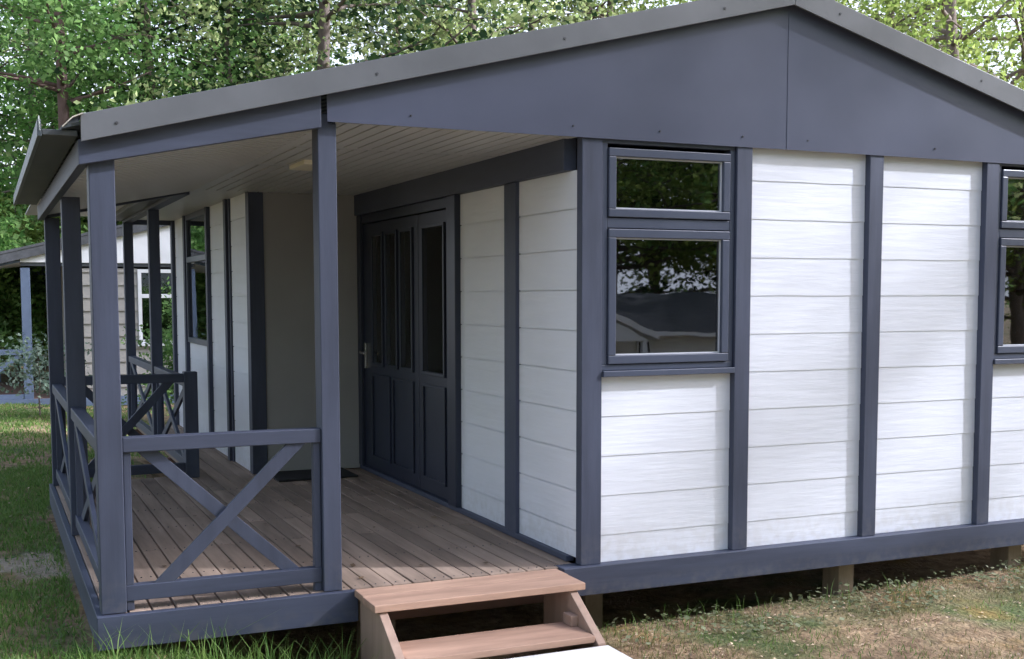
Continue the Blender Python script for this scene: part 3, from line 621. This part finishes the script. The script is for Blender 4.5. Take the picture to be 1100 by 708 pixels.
# cabin across the lane, seen only in the window glass
c3 = empty('lane_cabin', (9.5, -14, -1.52)); tag(c3, 'white cabin with brown roof across the lane, reflected in the front window', 'cabin')
def P3(name, m, b, bev=.0, parent=None): return b.build(name, m, parent or c3, bev)
EV = 2.12
P3('wall', M['white_paint'], MB().box(-.4, 6.5, -4, 0, 0, EV)); P3('roof', M['brown_roof'], MB().prism([(.35, EV), (.35, EV + .05), (-2, EV + .75), (-4.35, EV + .05), (-4.35, EV), (-2, EV + .68)], 0, .9, 6.9))
P3('porch_roof', M['white_paint'], MB().prism([(-.95, EV - .08), (.1, EV + .32), (1.05, EV - .08), (1.05, EV + .02), (.1, EV + .45), (-.95, EV + .02)], 1, .0, .9)); P3('porch_gable', M['white_paint'], MB().prism([(-.75, EV - .08), (.9, EV - .08), (.1, EV + .28)], 1, .8, .86))
P3('door', M['black'], MB().box(-.15, .35, .0, .04, 0, EV - .15)); w = P3('window', M['white_paint'], MB().box(1.05, 1.42, .0, .05, .9, EV - .08)); P3('pane', M['black'], MB().box(1.11, 1.36, .05, .06, .95, EV - .14), parent=w)
P3('gutter', M['white_paint'], MB().box(.9, 6.9, .35, .42, EV - .04, EV + .04))
for x in (.75, -.7): P3('porch_post', M['white_paint'], MB().box(x, x + .1, .75, .85, 0, EV - .09))

# ------------------------------------------------------------------ grass, ground cover, litter (uncountable)
def patch(n, x0, x1, y0, y1, rs, dens):
    P = np.stack([rs.uniform(x0, x1, n), rs.uniform(y0, y1, n)], 1); keep = []
    for p in P:
        if 1.06 < p[0] < 2.27 and -2.6 < p[1] < -.1: continue
        if (-.04 if p[1] < 3.85 else .9) < p[0] < 6.7 and .03 < p[1] < 7.4: continue
        if rs.uniform() < dens(p[0], p[1]): keep.append(p)
    return np.array(keep)
def blades(name, P, hmin, hmax, w, m, rs, label, lean=.5):
    n = len(P); h = rs.uniform(hmin, hmax, n); a = rs.uniform(0, 6.283, n); l = rs.normal(size=(n, 2)) * lean * h[:, None]
    z = np.array([gz(p[0], p[1]) for p in P]); base = np.column_stack([P, z - .004]); dx = np.column_stack([np.cos(a), np.sin(a), np.zeros(n)]) * w / 2
    mid = base + np.column_stack([l * .35, h * .6]); tip = base + np.column_stack([l, h])
    V = np.stack([base - dx, base + dx, mid + dx * .7, mid - dx * .7, tip], 1).reshape(-1, 3)
    i = np.arange(n)[:, None] * 5; F = np.concatenate([i + np.array([0, 1, 2]), i + np.array([0, 2, 3]), i + np.array([3, 2, 4])], 0)
    o = bpy.data.objects.new(name, fast_mesh(name, V, F, m)); C.objects.link(o); tag(o, label, 'grass', kind='stuff'); return o
rs = np.random.RandomState(3)
def nz(x, y, s, o=0): return noise.noise((x * s, y * s, o))
def lawnL(x, y):
    d = 1 if nz(x, y, 1.3, 2) > -.15 else .45
    if 1.55 < y + .30 * x + .35 * nz(x, y, 1.3, 8) < 2.2 and x < -.08: d = .12
    return d
P = patch(90000, -2.2, .4, -.9, 6, rs, lawnL); blades('grass', P, .015, .05, .006, M['blade'], rs, 'short green grass on the lawn left of the porch')
P = patch(40000, -4, 1.5, 6, 15, rs, lawnL); blades('grass', P, .02, .055, .012, M['blade'], rs, 'lawn grass further back towards the far cabin')
P = patch(9000, -2.6, .2, -.7, 6, rs, lambda x, y: .6 if lawnL(x, y) > .1 else .25); blades('grass', P, .015, .04, .006, M['blade_dry'], rs, 'yellowed blades mixed in the lawn left of the porch')
def lawnR(x, y):
    v = nz(x, y, 1.8, 9); return .9 if v > .15 else (.35 if v > -.1 else .06)
P = patch(60000, 2.2, 8, -3, .03, rs, lawnR); blades('grass', P, .01, .035, .005, M['blade_dry'], rs, 'short patchy dry grass in front of the gable wall')
P = patch(22000, 2.2, 8, -3, .08, rs, lambda x, y: .6 * lawnR(x + 5, y)); blades('grass', P, .01, .045, .005, M['blade'], rs, 'short green grass patches in front of the gable wall')
def tall(x, y): return (1 if y > -.32 else .35) * (1 if .35 < x < 1.02 else .25)
P = patch(520, -.1, 1.04, -.5, -.03, rs, tall); blades('grass', P, .06, .24, .005, M['blade'], rs, 'tall loose grass along the front porch rim', .45)
P = patch(7000, -.3, 1.05, -.9, .1, rs, lambda x, y: .6); blades('grass', P, .02, .07, .006, M['blade'], rs, 'thick green grass under the front porch rim', .6)
P = patch(330, 2.3, 4.2, -.30, .02, rs, lambda x, y: .5 if nz(x, y, 3, 4) > -.1 else .1); blades('grass', P, .03, .13, .004, M['blade'], rs, 'wispy tall grass along the foot of the gable wall', .4)
# ground cover leaves and litter
def cover(name, n, x0, x1, y0, y1, size, m, dens, label, cat, lift=.02):
    P = patch(n, x0, x1, y0, y1, rs, dens); z = np.array([gz(p[0], p[1]) for p in P]); cen = np.column_stack([P, z + rs.uniform(.003, lift, len(P))])
    k = len(cen); d = np.column_stack([rs.normal(size=(k, 2)), rs.normal(size=k) * .25]); d /= np.linalg.norm(d, axis=1)[:, None]
    e = np.column_stack([-d[:, 1], d[:, 0], rs.normal(size=k) * .3]); s = (size * rs.uniform(.5, 1.4, k))[:, None]
    V = np.stack([cen - d * s * .5, cen + e * s * .35, cen + d * s * .5, cen - e * s * .35], 1).reshape(-1, 3)
    o = bpy.data.objects.new(name, fast_mesh(name, V, np.arange(k * 4).reshape(k, 4), m)); C.objects.link(o); tag(o, label, cat, kind='stuff')
cover('ground_cover', 4600, 2.25, 7.5, -.45, .25, .028, M['leaf_cover'], lambda x, y: .9 if nz(x, y, 1.7, 20) > -.12 else .15, 'pale small-leaved ground cover along the foot of the gable wall', 'ground cover', .06)
cover('ground_cover', 9000, -2.2, .1, -.8, 6, .024, M['blade'], lambda x, y: .6 if nz(x, y, 2.2, 14) > 0 else .1, 'small clover leaves in the lawn left of the porch', 'ground cover')
cover('leaf_litter', 7000, 2.25, 8, -2.5, .3, .018, M['litter'], lambda x, y: .7 if nz(x, y, 1.2, 33) > 0 else .25, 'pale dry leaf litter and chips on the soil in front of the gable wall', 'leaf litter', .012)
cover('leaf_litter', 500, -2.6, 0, -.6, 6, .022, M['litter'], lambda x, y: .5, 'pale scraps of dry leaf on the lawn left of the porch', 'leaf litter', .03)

rs2 = np.random.RandomState(12); k = 46; cen = np.column_stack([rs2.uniform(.08, 2.1, k), rs2.uniform(.05, 3.4, k), np.full(k, .006)]); d = np.column_stack([rs2.normal(size=(k, 2)), rs2.normal(size=k) * .1]); d /= np.linalg.norm(d, axis=1)[:, None]
e = np.column_stack([-d[:, 1], d[:, 0], rs2.normal(size=k) * .15]); q = (.022 * rs2.uniform(.3, 1.2, k))[:, None]
o = bpy.data.objects.new('leaf_litter', fast_mesh('leaf_litter', np.stack([cen - d * q, cen + e * q * .6, cen + d * q, cen - e * q * .6], 1).reshape(-1, 3), np.arange(k * 4).reshape(k, 4), mat('brown_leaf', (.14, .09, .05), .8, .3, 20, island=.4))); C.objects.link(o); tag(o, 'small brown leaf scraps scattered on the porch deck', 'leaf litter', kind='stuff')
